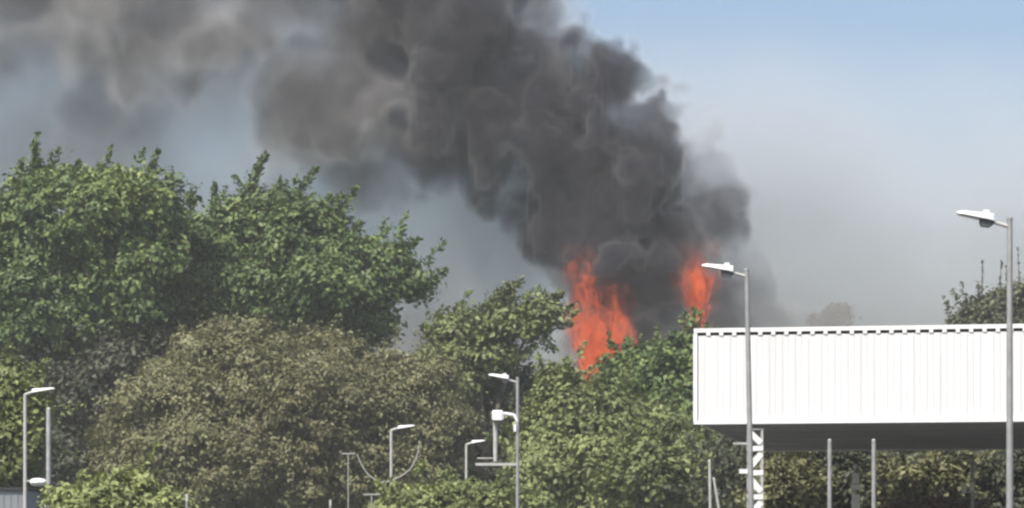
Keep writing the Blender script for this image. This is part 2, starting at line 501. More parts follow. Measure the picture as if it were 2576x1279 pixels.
for (xa, ya, xb, yb, lab) in ((1787, 1290, 1785, 1160, 'upright thin pale stake by the left end of the canopy'), (1810, 1290, 1796, 1205, 'leaning thin pale stake by the left end of the canopy')):
    A, B = at(xa, ya, 80.0), at(xb, yb, 80.0)
    d = (B - A) / (B.z - A.z)
    base = A - d * A.z
    o = empty('stake', base)
    MB().tube([(0,0,0), (B - base)], [0.045, 0.036], 8).build('shaft', M['steel_pale'], o, True)
    MB().tube([(B - base), (B - base) + d * 0.05], [0.036, 0.012], 8).build('tip', M['steel_pale'], o, True)
    prop(o, lab, 'stake', 'thin pale stakes')

# ------------------------------------------------------------------ trees and shrubs
RNG = np.random.default_rng(7)

def unit(a):
    return a / np.maximum(np.linalg.norm(a, axis=-1, keepdims=True), 1e-9)

class Foliage:
    def __init__(self):
        self.p, self.n, self.d, self.s, self.t = [], [], [], [], []
    def clumps(self, cen, rad, per, size, out, tint, spread=0.8, flat=0.7):
        """cen (N,3), rad (N,), out (N,3) outward directions, tint (N,)"""
        N = len(cen)
        k = np.repeat(np.arange(N), per)
        off = RNG.normal(0, 0.5, (len(k), 3)) * rad[k][:, None]
        off[:, 2] *= flat
        pos = cen[k] + off
        o = unit(off + out[k] * 0.3 * rad[k][:, None])
        ctilt = RNG.normal(0, 0.38, (N, 3))
        nrm = unit(out[k] * 0.35 + o * 0.35 + np.array([0, 0, 0.5]) + ctilt[k] + RNG.normal(0, 0.34 * spread, (len(k), 3)))
        dr = unit(o + RNG.normal(0, 0.6, (len(k), 3)) + np.array([0, 0, -0.25]))
        self.p.append(pos); self.n.append(nrm); self.d.append(dr)
        self.s.append(size * RNG.uniform(0.45, 1.45, len(k)))
        self.t.append(np.clip(tint[k] + RNG.normal(0, 0.08, len(k)), 0, 1))
    def shoot(self, a, b, n, size, rad, tint):
        f = RNG.uniform(0, 1, n) ** 0.8
        ax = unit((b - a)[None, :])[0]
        off = RNG.normal(0, 1, (n, 3)) * rad * (1.1 - 0.75 * f)[:, None]
        pos = a + (b - a) * f[:, None] + off
        nrm = unit(RNG.normal(0, 1, (n, 3)) + np.array([0, -0.3, 0.5]))
        dr = unit(off / rad + ax * 1.2)
        self.p.append(pos); self.n.append(nrm); self.d.append(dr)
        self.s.append(size * RNG.uniform(0.6, 1.3, n))
        self.t.append(np.clip(tint + RNG.normal(0, 0.1, n), 0, 1))
    def mesh(self, name, mat, aspect=0.62):
        p, n, d, s, t = (np.concatenate(a) for a in (self.p, self.n, self.d, self.s, self.t))
        d = unit(d - n * (d * n).sum(1, keepdims=True))
        w = np.cross(n, d)
        s_ = s[:, None]
        base = p - d * 0.5 * s_
        tip = p + d * 0.5 * s_ - n * 0.12 * s_
        l = p + w * (0.5 * aspect) * s_ + n * 0.10 * s_ - d * 0.06 * s_
        r = p - w * (0.5 * aspect) * s_ + n * 0.10 * s_ - d * 0.06 * s_
        N = len(p)
        v = np.stack([base, r, tip, l], 1).reshape(-1, 3)
        i = np.arange(N) * 4
        f = np.stack([i, i + 1, i + 2, i, i + 2, i + 3], 1).reshape(-1)
        me = bpy.data.meshes.new(name)
        me.vertices.add(len(v)); me.vertices.foreach_set('co', v.astype(np.float32).ravel())
        me.loops.add(len(f)); me.loops.foreach_set('vertex_index', f.astype(np.int32))
        me.polygons.add(N * 2)
        me.polygons.foreach_set('loop_start', np.arange(0, N * 6, 3, dtype=np.int32))
        me.polygons.foreach_set('loop_total', np.full(N * 2, 3, dtype=np.int32))
        a = me.attributes.new('tint', 'FLOAT', 'POINT')
        a.data.foreach_set('value', np.repeat(t, 4).astype(np.float32))
        me.materials.append(mat)
        me.update()
        return me

def tree(name, label, cat, Y, lobes, mat, leaf=0.24, clump=0.55, dens=1.0, per=26, shoots=(), tint=0.45, patches=(), trunks=None, group=None, bark='bark', tvar=0.16, depth=1.0, aspect=0.62, bough=1.15, auto=34):
    cs = []
    for lb_ in lobes:
        zx, zy, rx, rz = lb_[:4]
        dy = lb_[4] if len(lb_) > 4 else 0.0
        c = at(zx, zy, Y + dy)
        k_ = (Y + dy) / FZ
        cs.append((np.array(c), np.array([rx * k_, depth * (rx + rz) * 0.5 * k_ * 0.9, rz * k_])))
    cx = sum(c[0] for c, r_ in cs) / len(cs)
    base = Vector((cx, Y, 0.0))
    if trunks: base = Vector((at(trunks[0], HY, Y).x, Y, 0))
    root = empty(name, base)
    bo = np.array(base)
    F = Foliage()
    for (c, r_) in cs:
        area = 4 * math.pi * ((r_[0]*r_[1])**1.6 / 3 + (r_[0]*r_[2])**1.6 / 3 + (r_[1]*r_[2])**1.6 / 3) ** (1/1.6)
        # boughs: rounded masses spread over the lobe, with shaded hollows between them
        sr = min(bough, 0.55 * min(r_))
        nb = max(4, int(area * 0.46 / (sr * sr)))
        db = unit(RNG.normal(0, 1, (nb, 3)))
        fl = (db[:, 1] > 0.35) & (RNG.uniform(0, 1, nb) < 0.6)
        db[fl, 1] *= -1
        rb = np.where(RNG.uniform(0, 1, nb) < 0.75, RNG.uniform(0.78, 1.0, nb), RNG.uniform(0.3, 0.75, nb))
        cb_ = c + db * np.maximum(r_ - sr * 0.75, 0.1 * r_) * rb[:, None]
        per_b = max(3, int(dens * 4.6 * (sr / clump) ** 2))
        kb = np.repeat(np.arange(nb), per_b)
        d = unit(RNG.normal(0, 1, (len(kb), 3)) + db[kb] * 0.7 + np.array([0, -0.15, 0.45]))
        srr = sr * RNG.uniform(0.65, 1.3, nb)
        cen = cb_[kb] + d * (srr[kb] * RNG.uniform(0.5, 1.2, len(kb)))[:, None] * np.array([1.15, 1.0, 0.8])
        btint = RNG.normal(0, tvar, nb)[kb]
        ok = cen[:, 2] > 0.3
        cen, d = cen[ok], d[ok]
        tn = tint + btint[ok] * 0.8 + RNG.normal(0, tvar * 0.9, len(cen))
        for (zx, zy, rad, add) in patches:
            q = np.array(at(zx, zy, Y))
            dist = np.hypot(cen[:, 0] - q[0], cen[:, 2] - q[2]) / (rad * Y / FZ)
            tn = tn + add * np.clip(1.3 - dist, 0, 1)
        rad_ = clump * RNG.uniform(0.6, 1.35, len(cen))
        F.clumps(cen - bo, rad_, per, leaf, d, np.clip(tn, 0, 1))
    stems = []
    for q_ in range(auto):
        c, r_ = cs[RNG.integers(len(cs))]
        dd = unit(RNG.normal(0, 1, 3) * np.array([1, 0.5, 0.6]) + np.array([0, -0.2, 0.6]))
        a = c + dd * r_ * 0.9 - bo
        b_ = a + unit(dd + np.array([0.25, 0, 0.5]) + RNG.normal(0, 0.25, 3)) * RNG.uniform(0.4, 1.6) * clump * 2.4
        F.shoot(a, b_, 44, leaf * 0.95, clump * 0.36, tint)
    for sh in shoots:
        x0, y0, x1, y1 = sh[:4]
        a, b_ = np.array(at(x0, y0, Y - 0.5)) - bo, np.array(at(x1, y1, Y - 0.5)) - bo
        ln = np.linalg.norm(b_ - a)
        F.shoot(a, b_, int((30 + 60 * ln) * (sh[5] if len(sh) > 5 else 1)), leaf * 0.9, sh[4] if len(sh) > 4 else 0.16, 0.2)
        stems.append((a, b_))
    link_mesh('crown', F.mesh('crown', mat, aspect), root)
    # trunk and limbs
    low = min(c[2] for c, r_ in cs)
    top = max(c[2] for c, r_ in cs)
    tb = MB()
    H = max(1.0, low * 0.75)
    R = 0.05 + 0.016 * top
    fork = Vector((0, 0, H))
    tb.tube([(0,0,-0.05),(0.05,0,0.3*H),(-0.06,0.02,0.7*H),fork], [R*1.35,R,R*0.9,R*0.8], 10)
    tr = tb.build('trunk', M[bark], root, True)
    for (c, r_) in cs:
        e_ = Vector(c - bo) + Vector((0, 0, 0.25 * r_[2]))
        mid = fork.lerp(e_, 0.5) + Vector((RNG.normal(0, 0.3), RNG.normal(0, 0.3), 0.08 * (e_ - fork).length))
        MB().tube([fork - Vector((0,0,0.2)), mid, e_], [R*0.55, R*0.35, R*0.12], 8).build('limb', M[bark], root, True)
    for a, b_ in stems:
        MB().tube([Vector(a), Vector(b_)], [0.04, 0.012], 6).build('shoot', M[bark], root, True)
    prop(root, label, cat, group)
    return root

BIG = 'broadleaf trees in front of the smoke'
tree('broadleaf_tree', 'tall leafy green tree at the left edge with a yellow green patch near its top', 'tree', 132,
     [(40,600,150,150),(215,560,180,125,-1),(360,540,105,120),(110,760,180,150,-1.5),(330,720,160,130,-1),(90,480,80,55),(60,930,170,120,1),(230,900,120,120,1.5),(260,480,120,50)],
     M['leaf_tree'], 0.28, 0.5, 0.72, 24,
     [(85,440,92,360),(375,450,398,375),(190,440,198,404,0.1),(240,440,262,415,0.1),(150,450,128,425,0.1),(330,450,345,425,0.1),(405,480,435,440,0.12)],
     0.42, [(310,500,120,0.45),(120,430,120,0.18),(60,900,200,-0.2)], trunks=[225], group=BIG, bough=1.5)
tree('broadleaf_tree', 'tall green tree with two long dark shoots on top, second from the left', 'tree', 136,
     [(540,640,120,120),(480,760,140,130,-1),(640,570,80,75),(640,740,140,120,-1),(560,880,160,120,1),(690,520,70,40)],
     M['leaf_tree'], 0.28, 0.5, 0.72, 24,
     [(600,520,672,388,0.24),(630,500,655,400,0.2),(715,530,795,425,0.22),(535,540,541,458,0.12),(485,560,480,480,0.12),(690,520,705,455,0.2)],
     0.36, [(560,780,130,-0.1)], group=BIG, bough=1.5)
tree('broadleaf_tree', 'leafy green tree with drooping right side, left of the pale smoke gap', 'tree', 134,
     [(770,600,95,100),(840,720,150,125,-1),(950,680,95,85),(720,760,110,110,0.5),(910,790,90,75),(1020,720,70,50),(820,560,50,50),(830,860,160,90,1.5)],
     M['leaf_tree'], 0.28, 0.5, 0.72, 24,
     [(790,540,865,490,0.2),(885,610,906,556,0.2),(980,630,1057,600,0.16),(1050,730,1106,700,0.16),(1010,640,1045,610,0.15),(980,790,995,840,0.2)],
     0.38, [(1000,700,100,0.08)], group=BIG, bough=1.5)
tree('olive_tree', 'wide rounded olive brown tree filling the lower left middle', 'tree', 124,
     [(640,990,300,180),(480,1090,210,190,-1),(780,1060,280,210,-2),(960,1040,190,180,-1),(620,1190,360,170,-2),(920,1210,260,150,-2),(1080,990,80,95),(370,1150,130,140),(1110,1120,90,110),(560,880,130,70),(800,890,120,60)],
     M['leaf_olive'], 0.18, 0.44, 0.85, 28, (), 0.40, [(420,1030,150,0.1),(1060,940,140,0.2),(800,1200,250,-0.12)], tvar=0.12)
tree('broadleaf_tree', 'light green tree with slanting shoots, just left of the bigger flame', 'tree', 128,
     [(1180,840,80,65),(1290,825,90,48),(1360,800,55,45),(1150,910,100,75),(1240,900,80,50),(1110,980,80,60,-1)],
     M['leaf_shrub'], 0.27, 0.46, 0.95, 22,
     [(1210,780,1310,703,0.24),(1210,785,1250,745,0.2),(1350,770,1418,735,0.2),(1085,860,1062,815,0.15),(1090,900,1090,830,0.25),(1370,850,1395,880,0.2)],
     0.45, group=BIG, bough=1.5)
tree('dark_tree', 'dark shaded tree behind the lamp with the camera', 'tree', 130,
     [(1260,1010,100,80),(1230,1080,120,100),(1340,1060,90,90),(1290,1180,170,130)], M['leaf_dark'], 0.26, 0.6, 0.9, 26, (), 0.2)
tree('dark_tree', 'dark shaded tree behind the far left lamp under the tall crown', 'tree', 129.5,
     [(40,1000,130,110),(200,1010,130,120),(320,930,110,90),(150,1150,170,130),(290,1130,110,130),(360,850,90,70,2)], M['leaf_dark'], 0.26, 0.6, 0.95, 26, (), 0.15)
dk = bpy.data.objects['dark_tree.001']
for pp in (((196,1180),(206,1080),(228,980),(256,850)), ((228,1010),(262,960),(300,930))):
    MB().tube([at(x, y, 129.0) - dk.location for x, y in pp], [0.06, 0.05, 0.04, 0.025][:len(pp)], 8).build('stem', M['bark'], dk, True)
SH = 'leafy shrubs below the flames'
tree('leafy_shrub', 'yellow green shrub in front of the bigger flame', 'shrub', 113,
     [(1440,1030,95,85),(1400,1120,120,100),(1530,1080,130,110),(1470,1210,190,120,-2),(1390,1230,100,100,-2),(1400,960,45,40)],
     M['leaf_shrub'], 0.24, 0.42, 0.9, 22, [(1500,980,1530,930,0.15),(1390,950,1385,915,0.15)], 0.55, group=SH)
tree('leafy_shrub', 'darker green tall shrub touching the left end of the canopy', 'shrub', 117,
     [(1640,930,95,70),(1710,890,70,50),(1590,1000,100,85),(1700,1010,120,110),(1780,970,80,90),(1790,1080,110,100,2)],
     M['leaf_tree'], 0.25, 0.44, 0.9, 22, [(1680,870,1690,835,0.14),(1740,850,1745,825,0.14),(1580,920,1570,865,0.14)], 0.48, group=SH)
tree('leafy_shrub', 'green shrub mass under the left end of the canopy', 'shrub', 108,
     [(1700,1140,130,110),(1640,1220,140,110,-2),(1780,1210,120,110,-2),(1860,1190,80,90),(1900,1250,90,80)],
     M['leaf_shrub'], 0.24, 0.42, 0.9, 22, (), 0.42, group=SH)
tree('low_shrub', 'low yellow green shrub at the bottom between the slim lamps', 'shrub', 92,
     [(1080,1275,100,50),(1010,1300,70,40)], M['leaf_lime'], 0.2, 0.4, 0.9, 26, (), 0.35, auto=6)
tree('low_shrub', 'low green shrub at the foot of the lamp with the camera', 'shrub', 93,
     [(1220,1262,100,58),(1320,1290,80,50)], M['leaf_shrub'], 0.2, 0.4, 0.9, 26, (), 0.55, auto=6)
tree('edge_tree', 'small yellow olive tree at the left edge behind the slim lamp', 'tree', 86,
     [(5,1000,75,85),(45,1090,70,80),(0,1150,90,100),(80,1040,40,40),(30,1230,80,60,1)], M['leaf_lime'], 0.18, 0.36, 0.95, 26, (), 0.2, [(60,1150,60,-0.2)])
tree('bright_bush', 'bright lime green rounded bush at the bottom left', 'bush', 70,
     [(290,1262,130,75),(200,1290,100,60),(385,1285,80,60),(300,1340,170,80)], M['leaf_lime'], 0.15, 0.3, 1.0, 28, (), 0.5, auto=6)
tree('distant_tree', 'grey green tree with thin bare shoots above the canopy at the right', 'tree', 140,
     [(2490,780,65,45),(2565,765,75,55),(2435,812,35,18),(2500,850,120,90),(2620,820,100,90)], M['leaf_dark'], 0.22, 0.45, 0.85, 20,
     [(2470,740,2472,655,0.03,0.12),(2515,730,2520,650,0.03,0.1),(2535,720,2530,670,0.03,0.1),(2565,720,2560,620,0.03,0.1),(2410,806,2385,795,0.06,0.3)], 0.6, auto=8)
tree('distant_tree', 'faint far tree top in haze above the middle of the canopy', 'tree', 420,
     [(2112,790,20,22),(2070,812,24,12),(2100,850,50,42)], M['leaf_dark'], 0.6, 1.2, 0.9, 20, (), 0.4, auto=0)
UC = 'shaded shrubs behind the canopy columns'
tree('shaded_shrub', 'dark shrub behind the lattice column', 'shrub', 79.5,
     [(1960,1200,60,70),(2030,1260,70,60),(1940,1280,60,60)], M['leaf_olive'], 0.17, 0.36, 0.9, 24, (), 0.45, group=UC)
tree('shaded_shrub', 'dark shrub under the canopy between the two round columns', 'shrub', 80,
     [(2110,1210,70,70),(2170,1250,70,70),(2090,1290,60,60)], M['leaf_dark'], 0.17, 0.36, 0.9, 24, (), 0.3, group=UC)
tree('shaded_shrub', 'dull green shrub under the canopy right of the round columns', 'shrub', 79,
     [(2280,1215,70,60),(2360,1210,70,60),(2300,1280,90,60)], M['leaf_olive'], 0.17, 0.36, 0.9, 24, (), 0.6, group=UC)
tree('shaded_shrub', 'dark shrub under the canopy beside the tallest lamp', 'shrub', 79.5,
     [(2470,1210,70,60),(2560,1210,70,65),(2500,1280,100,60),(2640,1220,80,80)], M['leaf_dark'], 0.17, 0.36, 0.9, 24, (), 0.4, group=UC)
tree('rust_shrub', 'rust brown low shrub at the bottom right under the canopy', 'shrub', 76.5,
     [(2290,1292,60,28),(2360,1285,60,34),(2430,1295,50,28)], M['leaf_rust'], 0.14, 0.26, 0.9, 22, (), 0.5, auto=6)
BR = 'tree row far behind the canopy'
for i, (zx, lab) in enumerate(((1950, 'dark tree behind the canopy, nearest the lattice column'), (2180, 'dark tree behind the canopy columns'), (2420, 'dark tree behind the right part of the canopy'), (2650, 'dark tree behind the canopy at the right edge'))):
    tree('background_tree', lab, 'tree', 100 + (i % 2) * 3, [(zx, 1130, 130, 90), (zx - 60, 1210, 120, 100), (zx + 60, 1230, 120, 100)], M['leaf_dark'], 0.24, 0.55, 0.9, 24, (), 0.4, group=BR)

# ------------------------------------------------------------------ flames
def mat_flame():
    m = bpy.data.materials.new('flame')
    m.use_nodes = True
    t = m.node_tree
    for n in list(t.nodes): t.nodes.remove(n)
    out = t.nodes.new('ShaderNodeOutputMaterial')
    tc = t.nodes.new('ShaderNodeTexCoord')
    mp = t.nodes.new('ShaderNodeMapping'); mp.inputs['Scale'].default_value = (2.1, 2.1, 0.85)
    nz = t.nodes.new('ShaderNodeTexNoise')
    nz.inputs['Scale'].default_value = 1.0; nz.inputs['Detail'].default_value = 4; nz.inputs['Distortion'].default_value = 0.8
    t.links.new(tc.outputs['Object'], mp.inputs[0]); t.links.new(mp.outputs[0], nz.inputs['Vector'])
    rp = t.nodes.new('ShaderNodeValToRGB')
    e = rp.color_ramp.elements
    e[0].position = 0.3; e[0].color = (0.42, 0.05, 0.016, 1)
    e[1].position = 0.75; e[1].color = (1.0, 0.45, 0.17, 1)
    k = e.new(0.52); k.color = (0.84, 0.155, 0.05, 1)
    ht = t.nodes.new('ShaderNodeAttribute'); ht.attribute_name = 'heat'
    mh = t.nodes.new('ShaderNodeMath'); mh.operation = 'MULTIPLY_ADD'
    mh.inputs[1].default_value = 0.34; t.links.new(ht.outputs['Fac'], mh.inputs[0]); t.links.new(nz.outputs['Fac'], mh.inputs[2])
    ms = t.nodes.new('ShaderNodeMath'); ms.operation = 'SUBTRACT'; ms.inputs[1].default_value = 0.14
    t.links.new(mh.outputs[0], ms.inputs[0]); t.links.new(ms.outputs[0], rp.inputs['Fac'])
    em = t.nodes.new('ShaderNodeEmission'); em.inputs['Strength'].default_value = 0.66
    t.links.new(rp.outputs[0], em.inputs[0])
    tp = t.nodes.new('ShaderNodeBsdfTransparent')
    lw = t.nodes.new('ShaderNodeLayerWeight'); lw.inputs['Blend'].default_value = 0.5
    inv = t.nodes.new('ShaderNodeMapRange')
    inv.inputs['From Min'].default_value = 1.0; inv.inputs['From Max'].default_value = 0.15; inv.interpolation_type = 'SMOOTHSTEP'
    inv.inputs['To Min'].default_value = 0.0; inv.inputs['To Max'].default_value = 0.36
    t.links.new(lw.outputs['Facing'], inv.inputs[0])
    n2 = t.nodes.new('ShaderNodeMapRange')
    n2.inputs['From Min'].default_value = 0.42; n2.inputs['From Max'].default_value = 0.6; n2.inputs['To Min'].default_value = 0.05
    t.links.new(nz.outputs['Fac'], n2.inputs[0])
    mu = t.nodes.new('ShaderNodeMath'); mu.operation = 'MULTIPLY'
    t.links.new(inv.outputs[0], mu.inputs[0]); t.links.new(n2.outputs[0], mu.inputs[1])
    fa = t.nodes.new('ShaderNodeAttribute'); fa.attribute_name = 'fade'
    m2 = t.nodes.new('ShaderNodeMath'); m2.operation = 'MULTIPLY'
    t.links.new(mu.outputs[0], m2.inputs[0]); t.links.new(fa.outputs['Fac'], m2.inputs[1])
    mu = m2
    mx = t.nodes.new('ShaderNodeMixShader')
    t.links.new(mu.outputs[0], mx.inputs[0]); t.links.new(tp.outputs[0], mx.inputs[1]); t.links.new(em.outputs[0], mx.inputs[2])
    t.links.new(mx.outputs[0], out.inputs['Surface'])
    return m
M['flame'] = mat_flame()
YF = 162.5
fr = random.Random(5)
def flames(label, tongues, Y, base):
    b_ = at(base[0], base[1], Y)
    root = empty('fire', b_)
    for tg in tongues:
        x0, y0, x1, y1, wd = tg[:5]
        thin = tg[5] if len(tg) > 5 else 1.0  # faint wide tongues are added to stand in for fire glow on the smoke
        for rpt in range(3):
            j = lambda a_: fr.uniform(-a_, a_)
            A, B = at(x0 + j(14), y0 + j(20), Y) - b_, at(x1 + j(16), y1 + j(30), Y) - b_
            w_ = wd * fr.uniform(0.55, 1.3)
            dy = j(1.6)
            pts, rad = [], []
            n = 22
            ph, ph2 = fr.uniform(0, 6.28), fr.uniform(0, 6.28)
            amp = px(w_, Y) * 0.45
            for i in range(n + 1):
                f = i / n
                pts.append(A.lerp(B, f) + Vector((math.sin(ph + f * 7.0) * amp * f + math.sin(ph2 + f * 17) * amp * 0.3 * f, dy + math.cos(ph + f * 6.0) * amp * f, 0)))
                rad.append(max(0.015, px(w_, Y) * 0.5 * (0.55 + 1.0 * f - 1.53 * f ** 2.4) * (1 + 0.25 * math.sin(f * 15 + ph2))))
            o_ = MB().tube(pts, rad, 12, False).build('flame', M['flame'], root, True)
            at_ = o_.data.attributes.new('fade', 'FLOAT', 'POINT')
            top_f = [min(1.0, i / n / 0.18) * min(1.0, (1 - i / n) / 0.45) for i in range(n + 1)]
            at_.data.foreach_set('value', [thin * top_f[i // 12] for i in range(len(o_.data.vertices))])
            hot = fr.uniform(0.0, 1.0)
            at_ = o_.data.attributes.new('heat', 'FLOAT', 'POINT')
            at_.data.foreach_set('value', [(0.35 + 0.65 * hot) * (1.0 - 0.8 * (i // 12) / n) for i in range(len(o_.data.vertices))])
    prop(root, label, 'fire', 'flames in the smoke')
    return root
flames('larger orange red fire rising behind the shrubs left of the canopy', [
    (1500,985,1455,720,80),(1470,880,1440,725,55),(1505,975,1505,790,120),(1530,950,1565,770,60),(1500,930,1520,760,80),(1480,760,1475,640,60),(1490,760,1500,590,100,0.35),(1470,740,1450,610,90,0.35),(1540,860,1560,680,110,0.3),(1540,880,1572,765,45),(1500,980,1490,820,90),(1520,960,1550,850,70),(1510,990,1520,880,70)], YF, (1500, 1000))
flames('smaller faint orange fire near the left end of the canopy', [
    (1745,860,1738,740,45),(1750,780,1775,665,70),(1745,760,1725,660,75),(1765,740,1790,690,55),(1745,740,1745,650,80),(1755,860,1770,760,40),(1750,720,1745,580,110,0.3),(1760,840,1775,680,110,0.3)], YF + 3.2, (1745, 890))

# ------------------------------------------------------------------ smoke
def lattice_noise(shape_pts, cell, seed, oct=4, gain=0.55):
    """fractal value noise evaluated at points (N,3)"""
    rg = np.random.default_rng(seed)
    out = np.zeros(len(shape_pts), np.float32)
    amp, tot = 1.0, 0.0
    n = 32
    for o_ in range(oct):
        tab = rg.uniform(-1, 1, (n, n, n)).astype(np.float32)
        q = shape_pts / cell
        i = np.floor(q).astype(np.int32)
        f = (q - i).astype(np.float32)
        f = f * f * (3 - 2 * f)
        i0 = i % n; i1 = (i + 1) % n
        x0, y0, z0 = i0.T; x1, y1, z1 = i1.T
        fx, fy, fz = f.T
        c00 = tab[x0, y0, z0] * (1-fx) + tab[x1, y0, z0] * fx
        c10 = tab[x0, y1, z0] * (1-fx) + tab[x1, y1, z0] * fx
        c01 = tab[x0, y0, z1] * (1-fx) + tab[x1, y0, z1] * fx
        c11 = tab[x0, y1, z1] * (1-fx) + tab[x1, y1, z1] * fx
        out += amp * ((c00 * (1-fy) + c10 * fy) * (1-fz) + (c01 * (1-fy) + c11 * fy) * fz)
        tot += amp
        amp *= gain
        cell *= 0.5
    return out / tot * 1.6

YS = 164.0
mn = np.array([-42.0, 152.0, 8.0]); mxp = np.array([38.0, 179.0, 43.0])
vox = 0.33
dims = np.ceil((mxp - mn) / vox).astype(int) + 1
gx, gy, gz = (np.linspace(mn[i], mxp[i], dims[i]).astype(np.float32) for i in range(3))
PX, PY, PZ = np.meshgrid(gx, gy, gz, indexing='ij')
pts = np.stack([PX.ravel(), PY.ravel(), PZ.ravel()], 1)
f2 = [lattice_noise(pts + 5.0 * q_, 2.4, 10 + q_, 3) * 0.55 for q_ in range(3)]
wx = lattice_noise(pts, 7.0, 1, 4) * 1.9 + f2[0]
wy = lattice_noise(pts, 7.0, 2, 3) * 1.9 + f2[1]
wz = lattice_noise(pts, 7.0, 3, 4) * 1.9 + f2[2]
det = lattice_noise(pts + 13.7, 4.0, 4, 4, 0.6)
big = lattice_noise(pts + 51.3, 11.0, 5, 3, 0.5)
k = YS / FZ
# (column, row, radius, density, depth offset) of each billow, in picture units at the smoke's distance
PUFFS = [
 # rising column
 (1500,860,95,0.25,-1),(1600,840,120,0.35,1),(1720,830,100,0.35,3),(1560,720,120,0.55,1),(1660,690,120,0.65,1),(1480,650,85,0.45,0),(1780,720,100,0.4,2),
 (1580,590,150,1.0,0),(1690,590,120,0.8,0),(1450,580,110,0.8,0),(1790,570,95,0.6,1),(1835,500,70,0.5,1),(1790,430,70,0.35,1),
 (1560,460,170,1.1,0),(1400,480,130,0.8,1),(1660,430,110,1.0,0),(1740,420,80,0.45,2),(1790,330,60,0.25,2),
 (1540,330,170,1.1,0),(1620,300,95,0.9,-1),(1400,360,160,1.0,0),(1260,430,130,0.7,1),
 (1500,240,120,1.0,-1),(1565,200,85,0.8,-1),(1480,185,75,0.9,0),(1400,220,130,1.1,0),(1440,185,70,0.9,0),(1640,220,50,0.4,0),
 (1290,190,120,1.3,0),(1270,290,130,0.9,0),
 # arch to the left
 (1130,150,120,1.2,0),(1180,60,130,1.0,0),(1300,50,80,0.5,0),(1370,60,50,0.12,1),(1040,40,130,0.8,0),(1150,320,140,0.6,1),(1050,380,120,0.5,2),(940,320,130,0.55,1),
 (930,180,130,0.55,1),(900,60,110,0.6,1),(830,250,120,0.45,2),(800,380,100,0.4,2),(760,300,90,0.3,2),(900,430,100,0.35,3),
 # trailing layer further left
 (640,10,130,0.52,2),(520,60,150,0.46,2),(380,90,150,0.48,3),(240,60,150,0.42,3),(420,190,120,0.42,3),(560,150,90,0.29,3),(100,20,140,0.37,4),(-60,40,160,0.35,4),
 (230,310,70,0.30,4),(300,340,60,0.19,4),(-200,0,220,0.35,4),(-420,-60,260,0.35,4),(700,-120,220,0.58,2),(1000,-120,220,0.80,2),(1220,-100,150,0.58,2),(300,-140,240,0.46,3),(-100,-160,260,0.46,3),
 # low drift on the right
 (1880,770,90,0.2,2),(1800,820,100,0.4,2),(1950,820,90,0.12,3),
]
bil = 1.0 - 2.2 * np.abs(lattice_noise(pts + 3.3, 3.4, 21, 1)) ; bil = 0.7 * bil + 0.6 * (0.6 - 2.0 * np.abs(lattice_noise(pts + 8.1, 1.7, 22, 2)))
bil = bil - bil.mean()
F = np.zeros(len(pts), np.float32)
Wx, Wy, Wz = pts[:, 0] + wx, pts[:, 1] + wy, pts[:, 2] + wz
for (zx, zy, rr, dn, dy) in PUFFS:
    c = at(zx, zy, YS + dy)
    drift = min(1.0, max(0.0, (1250 - zx) / 450.0))     # older smoke further from the fire is softer and thinner
    R = rr * k * (1.0 + 0.45 * drift)
    dn = dn * (1 - 0.28 * drift)
    d2 = ((Wx - c.x) ** 2 + ((Wy - c.y) / 1.15) ** 2 + (Wz - c.z) ** 2) / (R * R)
    w = np.clip((1 - d2 + (0.5 - 0.1 * drift) * bil - 0.05) / (0.42 + 0.75 * drift), 0, 1)
    w = w * w * (3 - 2 * w) * (d2 < 2.2)
    F = np.maximum(F, dn * w) + 0.05 * dn * w
den = F * np.clip(0.95 + 0.8 * det, 0.1, 2) * np.clip(0.95 + 0.9 * big, 0.2, 1.9)
# thin veil drifting left from the column
zx_ = pts[:, 0] / (k) + HX
zy_ = HY - (pts[:, 2] - EYE) / k
edge = np.clip((1400 + 90 * np.clip((zy_ - 150) / 200, 0, 1) - zx_ - 0.0 * zy_ + big * 120) / 260, 0, 1)
slab = 1.5 * np.clip(1.3 - np.abs(pts[:, 1] - 172.3) / 5.2, 0, 1)
veil = 0.12 * (0.68 + 0.6 * np.clip((330 - zy_ + big * 90) / 260, 0, 1)) * edge * slab * np.clip(0.9 + 0.9 * big + 0.6 * det, 0.4, 2.2)
low = np.clip((zy_ - 10 + big * 40) / 500, 0, 1) * np.clip((zx_ - 1400) / 200, 0, 1)
den = den * 0.7 + veil + 0.095 * low * slab * np.clip(1 + 0.35 * big + 0.12 * det, 0.5, 1.6)
fade = np.clip((pts[:, 0] - mn[0]) / 3, 0, 1) * np.clip((mxp[0] - pts[:, 0]) / 3, 0, 1) * np.clip((pts[:, 1] - mn[1]) / 2, 0, 1) * np.clip((mxp[1] - pts[:, 1]) / 2, 0, 1) * np.clip((mxp[2] - pts[:, 2]) / 3, 0, 1) * np.clip((pts[:, 2] - mn[2]) / 2, 0, 1)
# torn places where the drifting smoke has thinned
wzx, wzy = zx_ + 0.6 * wx / k, zy_ - 0.6 * wz / k
for (zx, zy, rx, ry, amt) in ((740,55,100,50,0.5),(630,190,70,130,0.3),(560,330,170,80,0.15),(985,265,60,40,0.5),(40,240,150,110,0.12),(900,330,70,60,0.35),(1130,300,60,40,0.35),(800,130,60,60,0.25),(1085,60,35,80,0.4)):
    den = den * (1 - amt * np.clip(1.25 - np.hypot((wzx - zx) / rx, (wzy - zy) / ry), 0, 1))
den = (den * fade).astype(np.float32)
den[den < 0.002] = 0

